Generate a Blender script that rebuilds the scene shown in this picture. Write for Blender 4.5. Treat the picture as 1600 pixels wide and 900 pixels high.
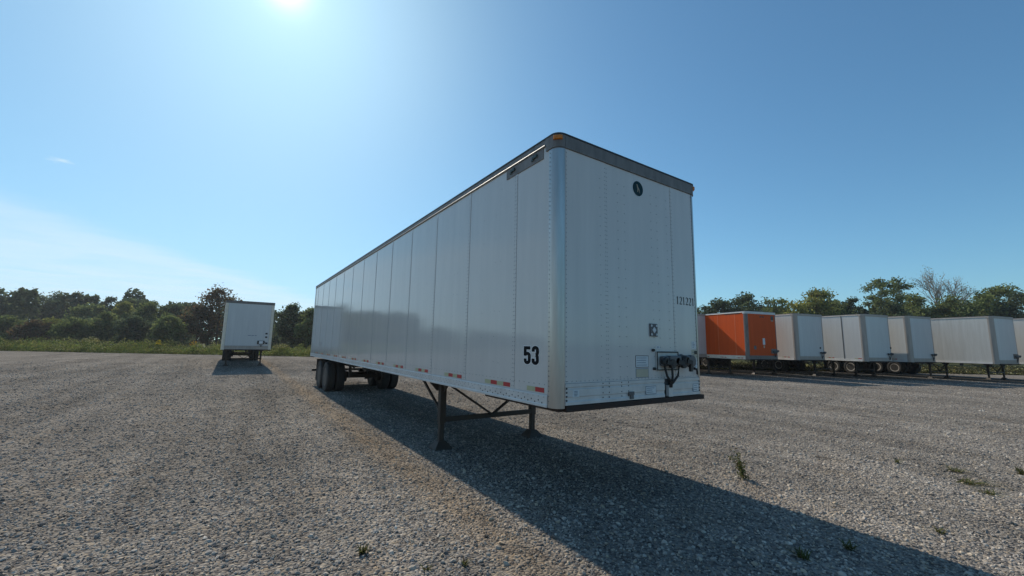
import bpy, math, random
import numpy as np
from mathutils import Vector, Matrix

random.seed(7); rng = np.random.default_rng(11)
scene = bpy.context.scene
for o in list(bpy.data.objects): bpy.data.objects.remove(o)
C = scene.collection
PI = math.pi

# ------------------------------------------------------------------ camera
CAM = np.array([-4.041, -3.244, 1.775]); FPX = 638.0
YAW, PITCH, ROLL = 0.5909, 0.1372, 0.0191
def basis():
    cy, sy, cp, sp = math.cos(YAW), math.sin(YAW), math.cos(PITCH), math.sin(PITCH)
    f = np.array([sy*cp, cy*cp, sp]); r = np.array([cy, -sy, 0.0]); u = np.cross(r, f)
    cr, sr = math.cos(ROLL), math.sin(ROLL)
    return cr*r+sr*u, -sr*r+cr*u, f
R_, U_, F_ = basis()
cd = bpy.data.cameras.new('camera'); cam = bpy.data.objects.new('camera', cd); C.objects.link(cam)
cam.matrix_world = Matrix(((R_[0], U_[0], -F_[0], CAM[0]), (R_[1], U_[1], -F_[1], CAM[1]), (R_[2], U_[2], -F_[2], CAM[2]), (0, 0, 0, 1)))
cd.sensor_width = 36; cd.lens = FPX/1600*36; cd.clip_start = 0.05; cd.clip_end = 3000
scene.camera = cam

# ------------------------------------------------------------------ sky, sun, exposure
SUN_EL, SUN_AZ = math.radians(39.3), math.radians(1.3)      # azimuth from +Y towards +X
w = bpy.data.worlds.new('World'); scene.world = w; w.use_nodes = True
nt = w.node_tree; N = nt.nodes; Lk = nt.links
for n in list(N): N.remove(n)
def nd(t, **k):
    n = N.new(t)
    for a, b in k.items(): setattr(n, a, b)
    return n
out = nd('ShaderNodeOutputWorld'); bg = nd('ShaderNodeBackground'); bg.inputs[1].default_value = 0.14
sky = nd('ShaderNodeTexSky', sky_type='NISHITA', sun_disc=False)
sky.sun_elevation = SUN_EL; sky.sun_rotation = SUN_AZ
sky.altitude = 200; sky.air_density = 1.0; sky.dust_density = 0.75; sky.ozone_density = 5.0
# a thin sheet of cirrus low in the west and one small puff, on a flat layer high above
tc = nd('ShaderNodeTexCoord'); sep = nd('ShaderNodeSeparateXYZ'); Lk.new(tc.outputs['Generated'], sep.inputs[0])
def m(op, a, b=None, clamp=False):
    n = nd('ShaderNodeMath', operation=op, use_clamp=clamp)
    for i, v in enumerate((a, b)):
        if v is None: continue
        if isinstance(v, (int, float)): n.inputs[i].default_value = v
        else: Lk.new(v, n.inputs[i])
    return n.outputs[0]
zc = m('MAXIMUM', sep.outputs[2], 0.02)
pu = m('DIVIDE', sep.outputs[0], zc); pv = m('DIVIDE', sep.outputs[1], zc)
cmb = nd('ShaderNodeCombineXYZ'); Lk.new(pu, cmb.inputs[0]); Lk.new(pv, cmb.inputs[1])
ns = nd('ShaderNodeTexNoise'); ns.inputs['Scale'].default_value = 1.3; ns.inputs['Detail'].default_value = 6; ns.inputs['Roughness'].default_value = 0.55
Lk.new(cmb.outputs[0], ns.inputs['Vector'])
CIRRUS = (0.0, 0.0, 0.0)  # filled below
def raydir(px, py):
    d = (px-800)*R_-(py-450)*U_+FPX*F_
    return d/np.linalg.norm(d)
a_ = raydir(0, 284); b_ = raydir(265, 380)
A2 = np.array([a_[0]/a_[2], a_[1]/a_[2]]); B2 = np.array([b_[0]/b_[2], b_[1]/b_[2]])
t2 = (B2-A2)/np.linalg.norm(B2-A2); n2 = np.array([-t2[1], t2[0]])
c_ = raydir(40, 370); C2 = np.array([c_[0]/c_[2], c_[1]/c_[2]])
if (C2-A2)@n2 < 0: n2 = -n2
dist = m('ADD', m('ADD', m('MULTIPLY', pu, float(n2[0])), m('MULTIPLY', pv, float(n2[1]))), float(-(A2@n2)))
dist = m('ADD', dist, m('MULTIPLY', m('SUBTRACT', ns.outputs[0], 0.5), 0.9))
edge = nd('ShaderNodeMapRange', interpolation_type='SMOOTHSTEP'); Lk.new(dist, edge.inputs[0])
edge.inputs[1].default_value = -0.10; edge.inputs[2].default_value = 0.75
ns2 = nd('ShaderNodeTexNoise'); ns2.inputs['Scale'].default_value = 0.9; ns2.inputs['Detail'].default_value = 5; ns2.inputs['Distortion'].default_value = 0.6
Lk.new(cmb.outputs[0], ns2.inputs['Vector'])
cir = m('MULTIPLY', edge.outputs[0], m('ADD', m('MULTIPLY', ns2.outputs[0], 0.65), 0.02))
pd = raydir(95, 251); P2 = np.array([pd[0]/pd[2], pd[1]/pd[2]])
du = m('SUBTRACT', pu, float(P2[0])); dv = m('SUBTRACT', pv, float(P2[1]))
# puff axes: across the view and along it
ax = np.array([R_[0], R_[1]]); ax /= np.linalg.norm(ax)
e1 = m('ADD', m('MULTIPLY', du, float(ax[0])), m('MULTIPLY', dv, float(ax[1])))
e2 = m('ADD', m('MULTIPLY', du, float(-ax[1])), m('MULTIPLY', dv, float(ax[0])))
rr = m('SQRT', m('ADD', m('POWER', m('DIVIDE', e1, 0.10), 2.0), m('POWER', m('DIVIDE', e2, 0.06), 2.0)))
ns3 = nd('ShaderNodeTexNoise'); ns3.inputs['Scale'].default_value = 16; ns3.inputs['Detail'].default_value = 4; Lk.new(cmb.outputs[0], ns3.inputs['Vector'])
puff = m('MULTIPLY', m('SUBTRACT', m('ADD', 0.75, m('MULTIPLY', m('SUBTRACT', ns3.outputs[0], 0.5), 2.0)), rr, True), 0.5)
cl = m('MAXIMUM', cir, puff, True)
up = nd('ShaderNodeMapRange'); Lk.new(sep.outputs[2], up.inputs[0]); up.inputs[1].default_value = 0.0; up.inputs[2].default_value = 0.03
cl = m('MULTIPLY', cl, up.outputs[0], True)
mix = nd('ShaderNodeMixRGB'); Lk.new(cl, mix.inputs[0]); mix.inputs[2].default_value = (6.6, 7.4, 7.8, 1)
tint = nd('ShaderNodeMixRGB', blend_type='MULTIPLY'); tint.inputs[0].default_value = 1; tint.inputs[2].default_value = (0.76, 1.07, 1.04, 1)   # the clear, slightly cyan blue of this sky
Lk.new(sky.outputs[0], tint.inputs[1])
spl = nd('ShaderNodeSeparateColor'); Lk.new(tint.outputs[0], spl.inputs[0]); cmc = nd('ShaderNodeCombineColor')
gdot = nd('ShaderNodeVectorMath', operation='DOT_PRODUCT'); Lk.new(tc.outputs['Generated'], gdot.inputs[0])
gdot.inputs[1].default_value = (math.sin(SUN_AZ)*math.cos(SUN_EL), math.cos(SUN_AZ)*math.cos(SUN_EL), math.sin(SUN_EL))
gpos = m('MAXIMUM', gdot.outputs['Value'], 0.0)
glow = m('ADD', m('MULTIPLY', m('POWER', gpos, 1800.0), 6.0), m('MULTIPLY', m('POWER', gpos, 220.0), 1.0))      # aureole of the low-dust air
for i_, top_ in enumerate((4.7, 7.7, 10.8)):
    c_i = spl.outputs[i_]
    Lk.new(m('ADD', m('DIVIDE', c_i, m('POWER', m('ADD', 1.0, m('POWER', m('DIVIDE', c_i, top_), 3.0)), 1/3)), glow), cmc.inputs[i_])
Lk.new(cmc.outputs[0], mix.inputs[1])
Lk.new(mix.outputs[0], bg.inputs[0]); Lk.new(bg.outputs[0], out.inputs[0])

sd = bpy.data.lights.new('sun', 'SUN'); sd.energy = 5.0; sd.angle = math.radians(0.55); sd.color = (1.0, 0.91, 0.77)
sun = bpy.data.objects.new('sun', sd); C.objects.link(sun); sun.location = (0, 20, 30)
sdir = Vector((math.sin(SUN_AZ)*math.cos(SUN_EL), math.cos(SUN_AZ)*math.cos(SUN_EL), math.sin(SUN_EL)))
sun.rotation_euler = sdir.to_track_quat('Z', 'Y').to_euler()
vs = scene.view_settings; vs.view_transform = 'Standard'; vs.look = 'None'; vs.gamma = 1.0; vs.exposure = -0.15
scene.render.engine = 'CYCLES'

# ------------------------------------------------------------------ helpers
FWD = np.array([math.sin(YAW), math.cos(YAW)]); RGT = np.array([math.cos(YAW), -math.sin(YAW)])
def at(px, depth, py=None):
    """ground point (x, y) seen at column px, 'depth' metres ahead of where the photographer stood"""
    hy = 450+FPX*math.tan(PITCH)+ROLL*(px-800)
    d = raydir(px, hy if py is None else py); k = depth/(d[:2]@FWD)
    return CAM[:2]+d[:2]*k
def zat(px, py, depth):
    d = raydir(px, py); k = depth/(d[:2]@FWD); return CAM[2]+d[2]*k

def mat(name, base, rough=0.5, metal=0.0, var=0.15, vscale=4.0, base2=None, bump=0.0, bscale=40.0, spec=0.5, stretch=(1, 1, 1), coat=0.0):
    mt = bpy.data.materials.new(name); mt.use_nodes = True
    n = mt.node_tree.nodes; l = mt.node_tree.links; p = n['Principled BSDF']
    tcn = n.new('ShaderNodeTexCoord'); mp = n.new('ShaderNodeMapping'); mp.inputs['Scale'].default_value = stretch
    l.new(tcn.outputs['Object'], mp.inputs[0])
    no = n.new('ShaderNodeTexNoise'); no.inputs['Scale'].default_value = vscale; no.inputs['Detail'].default_value = 7; no.inputs['Roughness'].default_value = 0.6
    l.new(mp.outputs[0], no.inputs['Vector'])
    rp = n.new('ShaderNodeValToRGB'); rp.color_ramp.elements[0].position = 0.3; rp.color_ramp.elements[1].position = 0.72
    b2 = base2 if base2 else tuple(c*(1-var) for c in base)
    rp.color_ramp.elements[0].color = (*b2, 1); rp.color_ramp.elements[1].color = (*base, 1)
    l.new(no.outputs[0], rp.inputs[0]); l.new(rp.outputs[0], p.inputs['Base Color'])
    p.inputs['Roughness'].default_value = rough; p.inputs['Metallic'].default_value = metal; p.inputs['Specular IOR Level'].default_value = spec
    p.inputs['Coat Weight'].default_value = coat
    mr = n.new('ShaderNodeMapRange'); l.new(no.outputs[0], mr.inputs[0]); mr.inputs[3].default_value = min(1, rough*1.25); mr.inputs[4].default_value = rough*0.85
    l.new(mr.outputs[0], p.inputs['Roughness'])
    if bump:
        nb = n.new('ShaderNodeTexNoise'); nb.inputs['Scale'].default_value = bscale; nb.inputs['Detail'].default_value = 4; l.new(tcn.outputs['Object'], nb.inputs['Vector'])
        bp = n.new('ShaderNodeBump'); bp.inputs['Strength'].default_value = bump; bp.inputs['Distance'].default_value = 0.01
        l.new(nb.outputs[0], bp.inputs['Height']); l.new(bp.outputs[0], p.inputs['Normal'])
    return mt

def paint(name, base, dirt, rough=0.16, wav=0.08):
    """sheet-metal paint: rain streaks, faint grime towards the lower edge, slightly wavy sheet"""
    mt = mat(name, base, rough, 0, base2=dirt, vscale=2.2, stretch=(3.0, 3.0, 0.25))
    n = mt.node_tree.nodes; l = mt.node_tree.links; p = n['Principled BSDF']
    tcn = [q for q in n if q.type == 'TEX_COORD'][0]
    nb = n.new('ShaderNodeTexNoise'); nb.inputs['Scale'].default_value = 1.6; nb.inputs['Detail'].default_value = 1.0; l.new(tcn.outputs['Object'], nb.inputs['Vector'])
    bp = n.new('ShaderNodeBump'); bp.inputs['Strength'].default_value = wav; bp.inputs['Distance'].default_value = 0.03
    l.new(nb.outputs[0], bp.inputs['Height']); l.new(bp.outputs[0], p.inputs['Normal'])
    return mt

def leafmat(name, cols, trans=0.45):
    mt = bpy.data.materials.new(name); mt.use_nodes = True
    n = mt.node_tree.nodes; l = mt.node_tree.links
    for q in list(n): n.remove(q)
    o = n.new('ShaderNodeOutputMaterial'); g = n.new('ShaderNodeNewGeometry')
    rp = n.new('ShaderNodeValToRGB'); els = rp.color_ramp.elements
    while len(els) < len(cols): els.new(0.5)
    for i, c in enumerate(cols):
        els[i].position = i/(len(cols)-1); els[i].color = (*c, 1)
    l.new(g.outputs['Random Per Island'], rp.inputs[0])
    tcn = n.new('ShaderNodeTexCoord'); no = n.new('ShaderNodeTexNoise'); no.inputs['Scale'].default_value = 0.45; no.inputs['Detail'].default_value = 3
    l.new(tcn.outputs['Object'], no.inputs['Vector'])
    mr = n.new('ShaderNodeMapRange'); l.new(no.outputs[0], mr.inputs[0]); mr.inputs[1].default_value = 0.3; mr.inputs[2].default_value = 0.7; mr.inputs[3].default_value = 0.6; mr.inputs[4].default_value = 1.3
    mx = n.new('ShaderNodeMixRGB'); mx.blend_type = 'MULTIPLY'; mx.inputs[0].default_value = 1
    l.new(rp.outputs[0], mx.inputs[1]); l.new(mr.outputs[0], mx.inputs[2])
    d = n.new('ShaderNodeBsdfDiffuse'); t = n.new('ShaderNodeBsdfTranslucent'); s = n.new('ShaderNodeMixShader'); s.inputs[0].default_value = trans
    l.new(mx.outputs[0], d.inputs[0]); l.new(mx.outputs[0], t.inputs[0])
    l.new(d.outputs[0], s.inputs[1]); l.new(t.outputs[0], s.inputs[2]); l.new(s.outputs[0], o.inputs[0])
    return mt

class MB:
    def __init__(s): s.v = []; s.f = []; s.sm = []
    def add(s, vs, fs, smooth=False):
        k = len(s.v); s.v += [tuple(v) for v in vs]; s.f += [tuple(i+k for i in f) for f in fs]; s.sm += [smooth]*len(fs); return s
    def box(s, x0, x1, y0, y1, z0, z1):
        return s.add([(x0,y0,z0),(x1,y0,z0),(x1,y1,z0),(x0,y1,z0),(x0,y0,z1),(x1,y0,z1),(x1,y1,z1),(x0,y1,z1)],
                     [(3,2,1,0),(4,5,6,7),(0,1,5,4),(1,2,6,5),(2,3,7,6),(3,0,4,7)])
    def prism(s, poly, axis, a, b, smooth=False):
        """poly: 2-D outline; axis 'x': (y,z), 'y': (x,z), 'z': (x,y)"""
        def P(q, t): return {'x': (t, q[0], q[1]), 'y': (q[0], t, q[1]), 'z': (q[0], q[1], t)}[axis]
        n = len(poly)
        return s.add([P(q, a) for q in poly]+[P(q, b) for q in poly],
                     [tuple(range(n))[::-1], tuple(range(n, 2*n))]+[(i, (i+1) % n, n+(i+1) % n, n+i) for i in range(n)], smooth)
    def bar(s, a, b, w_, h_=None, n=4, r1=None):
        """beam from a to b: square (n=4) or round; tapers to r1"""
        a = Vector(a); b = Vector(b); d = (b-a).normalized(); h_ = h_ or w_
        ref = Vector((0, 0, 1)) if abs(d.z) < 0.95 else Vector((0, 1, 0))
        e1 = d.cross(ref).normalized(); e2 = e1.cross(d)
        k = 1.0 if r1 is None else r1/w_
        vs = []
        for c, sc in ((a, 1), (b, k)):
            for i in range(n):
                t = 2*PI*i/n+(PI/4 if n == 4 else 0); q = 2**.5 if n == 4 else 1
                vs.append(c+e1*(math.cos(t)*w_*q*sc)+e2*(math.sin(t)*h_*q*sc))
        return s.add(vs, [tuple(range(n))[::-1], tuple(range(n, 2*n))]+[(i, (i+1) % n, n+(i+1) % n, n+i) for i in range(n)], n > 6)
    def tube(s, pts, r, n=8):
        pts = [Vector(p) for p in pts]; vs = []
        for i, p in enumerate(pts):
            d = (pts[min(i+1, len(pts)-1)]-pts[max(i-1, 0)]).normalized()
            ref = Vector((0, 0, 1)) if abs(d.z) < 0.9 else Vector((1, 0, 0))
            e1 = d.cross(ref).normalized(); e2 = e1.cross(d); rr_ = r[i] if isinstance(r, (list, tuple)) else r
            vs += [p+e1*(math.cos(2*PI*j/n)*rr_)+e2*(math.sin(2*PI*j/n)*rr_) for j in range(n)]
        fs = [(i*n+j, i*n+(j+1) % n, (i+1)*n+(j+1) % n, (i+1)*n+j) for i in range(len(pts)-1) for j in range(n)]
        k = (len(pts)-1)*n
        return s.add(vs, fs+[tuple(range(n))[::-1], tuple(range(k, k+n))], True)
    def lathe(s, prof, c, axis='x', n=28, closed=False):
        """prof: (along, radius) pairs"""
        vs = []
        for a, r in prof:
            for j in range(n):
                t = 2*PI*j/n; u, v = math.cos(t)*r, math.sin(t)*r
                vs.append({'x': (c[0]+a, c[1]+u, c[2]+v), 'y': (c[0]+u, c[1]+a, c[2]+v), 'z': (c[0]+u, c[1]+v, c[2]+a)}[axis])
        mlen = len(prof); rng_ = mlen if closed else mlen-1
        fs = [(i*n+j, i*n+(j+1) % n, ((i+1) % mlen)*n+(j+1) % n, ((i+1) % mlen)*n+j) for i in range(rng_) for j in range(n)]
        if not closed: fs += [tuple(range(n))[::-1], tuple(range((mlen-1)*n, mlen*n))]
        return s.add(vs, fs, True)
    def rivet(s, c, nrm, r=0.007, h=0.004):
        nrm = Vector(nrm); ref = Vector((0, 0, 1)); e1 = nrm.cross(ref).normalized(); e2 = e1.cross(nrm); c = Vector(c)
        vs = [c+e1*(math.cos(PI*j/3)*r)+e2*(math.sin(PI*j/3)*r) for j in range(6)]+[c+nrm*h+e1*(math.cos(PI*j/3)*r*.55)+e2*(math.sin(PI*j/3)*r*.55) for j in range(6)]
        return s.add(vs, [(j, (j+1) % 6, 6+(j+1) % 6, 6+j) for j in range(6)]+[(6, 7, 8, 9, 10, 11)])
    def mesh(s, name, mt):
        me = bpy.data.meshes.new(name); me.from_pydata(s.v, [], s.f)
        import bmesh
        bm = bmesh.new(); bm.from_mesh(me); bmesh.ops.recalc_face_normals(bm, faces=bm.faces); bm.to_mesh(me); bm.free()
        if any(s.sm):
            me.polygons.foreach_set('use_smooth', s.sm)
            try: me.set_sharp_from_angle(angle=math.radians(35))
            except Exception: pass
        me.materials.append(mt); return me
    def part(s, name, mt, parent=None, bevel=0):
        return link(name, s.mesh(name, mt), parent, bevel)

def link(name, me, parent=None, bevel=0):
    o = bpy.data.objects.new(name, me); C.objects.link(o); o.parent = parent
    if bevel:
        b = o.modifiers.new('bevel', 'BEVEL'); b.width = bevel; b.segments = 2; b.limit_method = 'ANGLE'
    return o
def tag(o, label=None, cat=None, group=None, kind=None):
    if label: o['label'] = label
    if cat: o['category'] = cat
    if group: o['group'] = group
    if kind: o['kind'] = kind
    return o
def empty(name, loc, rz=0):
    o = bpy.data.objects.new(name, None); C.objects.link(o); o.location = loc; o.rotation_euler = (0, 0, rz); o.empty_display_size = 0.3; return o
def npmesh(name, verts, quads, mt):
    me = bpy.data.meshes.new(name); n = len(verts); k = len(quads)
    me.vertices.add(n); me.vertices.foreach_set('co', np.asarray(verts, np.float32).ravel())
    me.loops.add(k*4); me.loops.foreach_set('vertex_index', np.asarray(quads, np.int32).ravel())
    me.polygons.add(k); me.polygons.foreach_set('loop_start', np.arange(0, k*4, 4, dtype=np.int32))
    try: me.polygons.foreach_set('loop_total', np.full(k, 4, dtype=np.int32))
    except Exception: pass
    me.update(calc_edges=True); me.validate(); me.materials.append(mt); return me

# ------------------------------------------------------------------ materials
M = {}
M['white'] = paint('white_paint', (0.62, 0.605, 0.58), (0.56, 0.55, 0.53), 0.085)
M['white2'] = paint('warm_white_paint', (0.62, 0.605, 0.57), (0.53, 0.515, 0.485), 0.30)
M['white3'] = paint('dull_white_paint', (0.58, 0.575, 0.56), (0.51, 0.505, 0.495), 0.30)
M['whitedirty'] = paint('stained_white_paint', (0.56, 0.555, 0.53), (0.45, 0.44, 0.41), 0.38)
M['orange'] = paint('orange_paint', (0.62, 0.085, 0.010), (0.52, 0.068, 0.009), 0.5)
M['orange'].node_tree.nodes['Principled BSDF'].inputs['Specular IOR Level'].default_value = 0.15
M['orangelight'] = paint('faded_orange_paint', (0.66, 0.13, 0.03), (0.58, 0.11, 0.025), 0.5)
M['rail'] = mat('white_rail_paint', (0.64, 0.635, 0.62), 0.35, base2=(0.50, 0.495, 0.48), vscale=5, stretch=(1, 1, 1), bump=0.05)
M['cream'] = mat('cream_rail_paint', (0.74, 0.68, 0.56), 0.4, base2=(0.60, 0.53, 0.42), vscale=5)
M['alu'] = mat('weathered_aluminium', (0.215, 0.188, 0.17), 0.5, 0.25, base2=(0.13, 0.112, 0.10), vscale=9, stretch=(1, 1, 0.3), bump=0.05)
M['post'] = mat('brushed_post_metal', (0.50, 0.49, 0.475), 0.28, 0.75, base2=(0.38, 0.365, 0.345), vscale=3.5, stretch=(4, 4, 0.3))
M['postdull'] = mat('dull_post_metal', (0.44, 0.375, 0.32), 0.55, 0.0, base2=(0.35, 0.295, 0.25), vscale=3, stretch=(4, 4, 0.4))
M['bright'] = mat('polished_bead', (0.46, 0.45, 0.44), 0.55, 0.8, var=0.3)
M['steel'] = mat('dark_painted_steel', (0.022, 0.021, 0.021), 0.6, 0.0, base2=(0.05, 0.034, 0.024), vscale=7, bump=0.15)
M['rust'] = mat('rusty_coupler_steel', (0.014, 0.012, 0.012), 0.75, 0.0, base2=(0.045, 0.022, 0.015), vscale=6, bump=0.3)
M['black'] = mat('black_plastic', (0.015, 0.015, 0.016), 0.5, base2=(0.03, 0.03, 0.03))
M['ink'] = mat('black_vinyl', (0.008, 0.009, 0.011), 0.7, spec=0.12)
M['rubber'] = mat('tyre_rubber', (0.018, 0.018, 0.018), 0.75, base2=(0.035, 0.033, 0.03), vscale=12, bump=0.1)
M['rim'] = mat('grey_wheel_steel', (0.07, 0.066, 0.063), 0.55, 0.2, base2=(0.045, 0.04, 0.036))
M['rimwhite'] = mat('white_wheel_steel', (0.62, 0.60, 0.57), 0.45, base2=(0.42, 0.38, 0.34))
M['grey'] = mat('grey_plastic', (0.12, 0.12, 0.125), 0.5, base2=(0.08, 0.08, 0.085))
M['amber'] = mat('amber_lens', (0.62, 0.20, 0.015), 0.25, base2=(0.5, 0.14, 0.01))
M['tapered'] = mat('red_reflective_tape', (0.50, 0.025, 0.03), 0.35, base2=(0.38, 0.02, 0.025), vscale=12)
M['tapewhite'] = mat('silver_green_reflective_tape', (0.44, 0.46, 0.28), 0.35, base2=(0.36, 0.37, 0.24), vscale=12)
M['teal'] = mat('dark_teal_vinyl', (0.005, 0.035, 0.045), 0.6, spec=0.2)
M['tan'] = mat('tan_vinyl', (0.32, 0.27, 0.20), 0.5)
M['sticker'] = mat('pale_sticker', (0.62, 0.66, 0.68), 0.45)
M['stickbeige'] = mat('beige_sticker', (0.48, 0.45, 0.34), 0.5)
M['stickblue'] = mat('blue_edge_vinyl', (0.10, 0.16, 0.24), 0.5)
M['vinylwhite'] = mat('white_vinyl', (0.8, 0.8, 0.8), 0.4)
M['clip'] = mat('dark_green_clip', (0.02, 0.045, 0.045), 0.5)
M['rivet'] = mat('rivet_heads', (0.30, 0.32, 0.34), 0.45, 0.5, base2=(0.18, 0.19, 0.20), vscale=20)
M['rivetdark'] = mat('dark_bolt_heads', (0.04, 0.042, 0.045), 0.6)
M['bark'] = mat('bark', (0.10, 0.085, 0.07), 0.9, base2=(0.05, 0.042, 0.036), vscale=6, spec=0.1)
M['palebark'] = mat('pale_bark', (0.34, 0.31, 0.27), 0.9, base2=(0.20, 0.18, 0.155), vscale=4, spec=0.1)
M['leaf_dark'] = leafmat('dark_foliage', [(0.050, 0.072, 0.042), (0.085, 0.115, 0.058), (0.125, 0.150, 0.075)])
M['leaf_mid'] = leafmat('mid_green_foliage', [(0.085, 0.115, 0.045), (0.145, 0.18, 0.062), (0.21, 0.23, 0.085)])
M['leaf_pale'] = leafmat('yellow_green_foliage', [(0.13, 0.15, 0.045), (0.21, 0.225, 0.062), (0.29, 0.27, 0.085)])
M['leaf_red'] = leafmat('russet_foliage', [(0.075, 0.060, 0.036), (0.125, 0.078, 0.045), (0.085, 0.095, 0.045), (0.19, 0.10, 0.055)])
M['leaf_grey'] = leafmat('thin_grey_foliage', [(0.180, 0.170, 0.110), (0.280, 0.250, 0.170), (0.200, 0.240, 0.120)])
M['weed'] = leafmat('weed_foliage', [(0.072, 0.116, 0.029), (0.145, 0.189, 0.043), (0.217, 0.232, 0.065), (0.174, 0.145, 0.051)], 0.4)
M['weedshade'] = leafmat('shaded_weed_foliage', [(0.045, 0.055, 0.024), (0.075, 0.08, 0.034), (0.10, 0.095, 0.045), (0.085, 0.068, 0.038)], 0.25)  # weed colours darkened to stand in for the shade under and behind the row
M['flower'] = leafmat('goldenrod_flowers', [(0.325, 0.275, 0.075), (0.450, 0.388, 0.150), (0.500, 0.475, 0.300)], 0.3)
M['yellow'] = leafmat('bright_yellow_flowers', [(0.625, 0.450, 0.025), (0.700, 0.525, 0.037)], 0.3)
M['orangeflower'] = leafmat('orange_yellow_flowers', [(0.625, 0.312, 0.025), (0.688, 0.400, 0.037)], 0.3)
M['grassblade'] = leafmat('grass_blades', [(0.065, 0.085, 0.03), (0.11, 0.135, 0.042), (0.16, 0.15, 0.065), (0.14, 0.10, 0.055)], 0.4)
M['dry'] = leafmat('dry_stems', [(0.116, 0.087, 0.051), (0.203, 0.145, 0.087)], 0.2)

def gravel_nodes(mt, is_stone):
    n = mt.node_tree.nodes; l = mt.node_tree.links; p = n['Principled BSDF']; p.inputs['Roughness'].default_value = 0.85; p.inputs['Specular IOR Level'].default_value = 0.0
    g = n.new('ShaderNodeNewGeometry')
    def noise(sc, det=4):
        q = n.new('ShaderNodeTexNoise'); q.inputs['Scale'].default_value = sc; q.inputs['Detail'].default_value = det; l.new(g.outputs['Position'], q.inputs['Vector']); return q
    rp = n.new('ShaderNodeValToRGB'); e = rp.color_ramp.elements
    cols = [(0.0, (0.115, 0.112, 0.115)), (0.25, (0.20, 0.195, 0.195)), (0.55, (0.285, 0.28, 0.275)), (0.8, (0.36, 0.35, 0.335)), (0.95, (0.34, 0.30, 0.245)), (1.0, (0.50, 0.49, 0.47))]
    while len(e) < len(cols): e.new(0.5)
    for i, (q, c) in enumerate(cols): e[i].position = q; e[i].color = (*[v*(1.16 if is_stone else .76)*t_ for v, t_ in zip(c, (1.08, 1.0, .91))], 1)  # bed toned darker than the pieces, in place of shadows between stones
    if is_stone:
        oi = n.new('ShaderNodeObjectInfo'); l.new(oi.outputs['Random'], rp.inputs[0])
    else:
        vo = n.new('ShaderNodeTexVoronoi'); vo.inputs['Scale'].default_value = 36; vo.inputs['Randomness'].default_value = 1; l.new(g.outputs['Position'], vo.inputs['Vector'])
        sp = n.new('ShaderNodeSeparateColor'); l.new(vo.outputs['Color'], sp.inputs[0]); l.new(sp.outputs[0], rp.inputs[0])
        bp = n.new('ShaderNodeBump'); bp.inputs['Strength'].default_value = 1.0; bp.inputs['Distance'].default_value = 0.02; bp.invert = True
        v2 = n.new('ShaderNodeTexVoronoi'); v2.inputs['Scale'].default_value = 9; l.new(g.outputs['Position'], v2.inputs['Vector'])
        ad = n.new('ShaderNodeMath'); ad.operation = 'ADD'; l.new(vo.outputs['Distance'], ad.inputs[0]); l.new(v2.outputs['Distance'], ad.inputs[1])
        l.new(ad.outputs[0], bp.inputs['Height']); l.new(bp.outputs[0], p.inputs['Normal'])
    # patches of darker, finer and browner stone
    n1 = noise(0.35, 5); n2 = noise(2.2, 5)
    mr = n.new('ShaderNodeMapRange'); l.new(n1.outputs[0], mr.inputs[0]); mr.inputs[1].default_value = 0.3; mr.inputs[2].default_value = 0.7; mr.inputs[3].default_value = 0.80; mr.inputs[4].default_value = 1.12
    m2 = n.new('ShaderNodeMapRange'); l.new(n2.outputs[0], m2.inputs[0]); m2.inputs[1].default_value = 0.3; m2.inputs[2].default_value = 0.7; m2.inputs[3].default_value = 0.84; m2.inputs[4].default_value = 1.12
    mu = n.new('ShaderNodeMath'); mu.operation = 'MULTIPLY'; l.new(mr.outputs[0], mu.inputs[0]); l.new(m2.outputs[0], mu.inputs[1])
    mx = n.new('ShaderNodeMixRGB'); mx.blend_type = 'MULTIPLY'; mx.inputs[0].default_value = 1; l.new(rp.outputs[0], mx.inputs[1]); l.new(mu.outputs[0], mx.inputs[2])
    n3 = noise(0.8, 6); m3 = n.new('ShaderNodeMapRange'); l.new(n3.outputs[0], m3.inputs[0]); m3.inputs[1].default_value = 0.55; m3.inputs[2].default_value = 0.75; m3.inputs[3].default_value = 0; m3.inputs[4].default_value = 0.3
    mb = n.new('ShaderNodeMixRGB'); mb.blend_type = 'MULTIPLY'; l.new(m3.outputs[0], mb.inputs[0]); l.new(mx.outputs[0], mb.inputs[1]); mb.inputs[2].default_value = (1.0, 0.84, 0.66, 1)
    # old wheel lanes running the length of the lot: packed fines, pale dust and a tan strip
    mpn = n.new('ShaderNodeMapping'); mpn.inputs['Scale'].default_value = (0.9, 0.05, 0.0); l.new(g.outputs['Position'], mpn.inputs[0])
    n4 = n.new('ShaderNodeTexNoise'); n4.inputs['Scale'].default_value = 1.0; n4.inputs['Detail'].default_value = 5; n4.inputs['Roughness'].default_value = 0.65; l.new(mpn.outputs[0], n4.inputs['Vector'])
    m4 = n.new('ShaderNodeMapRange'); l.new(n4.outputs[0], m4.inputs[0]); m4.inputs[1].default_value = 0.32; m4.inputs[2].default_value = 0.68; m4.inputs[3].default_value = 0.76; m4.inputs[4].default_value = 1.2
    ml = n.new('ShaderNodeMixRGB'); ml.blend_type = 'MULTIPLY'; ml.inputs[0].default_value = 1; l.new(mb.outputs[0], ml.inputs[1]); l.new(m4.outputs[0], ml.inputs[2])
    sx_ = n.new('ShaderNodeSeparateXYZ'); l.new(g.outputs['Position'], sx_.inputs[0])
    def mm_(op, a, b):
        q = n.new('ShaderNodeMath'); q.operation = op
        for i, v in enumerate((a, b)):
            if isinstance(v, (int, float)): q.inputs[i].default_value = v
            else: l.new(v, q.inputs[i])
        return q.outputs[0]
    dx_ = mm_('DIVIDE', mm_('ABSOLUTE', mm_('ADD', mm_('ADD', sx_.outputs[0], 1.85), mm_('MULTIPLY', mm_('SUBTRACT', n2.outputs[0], .5), .5)), 0), .38)
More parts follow.
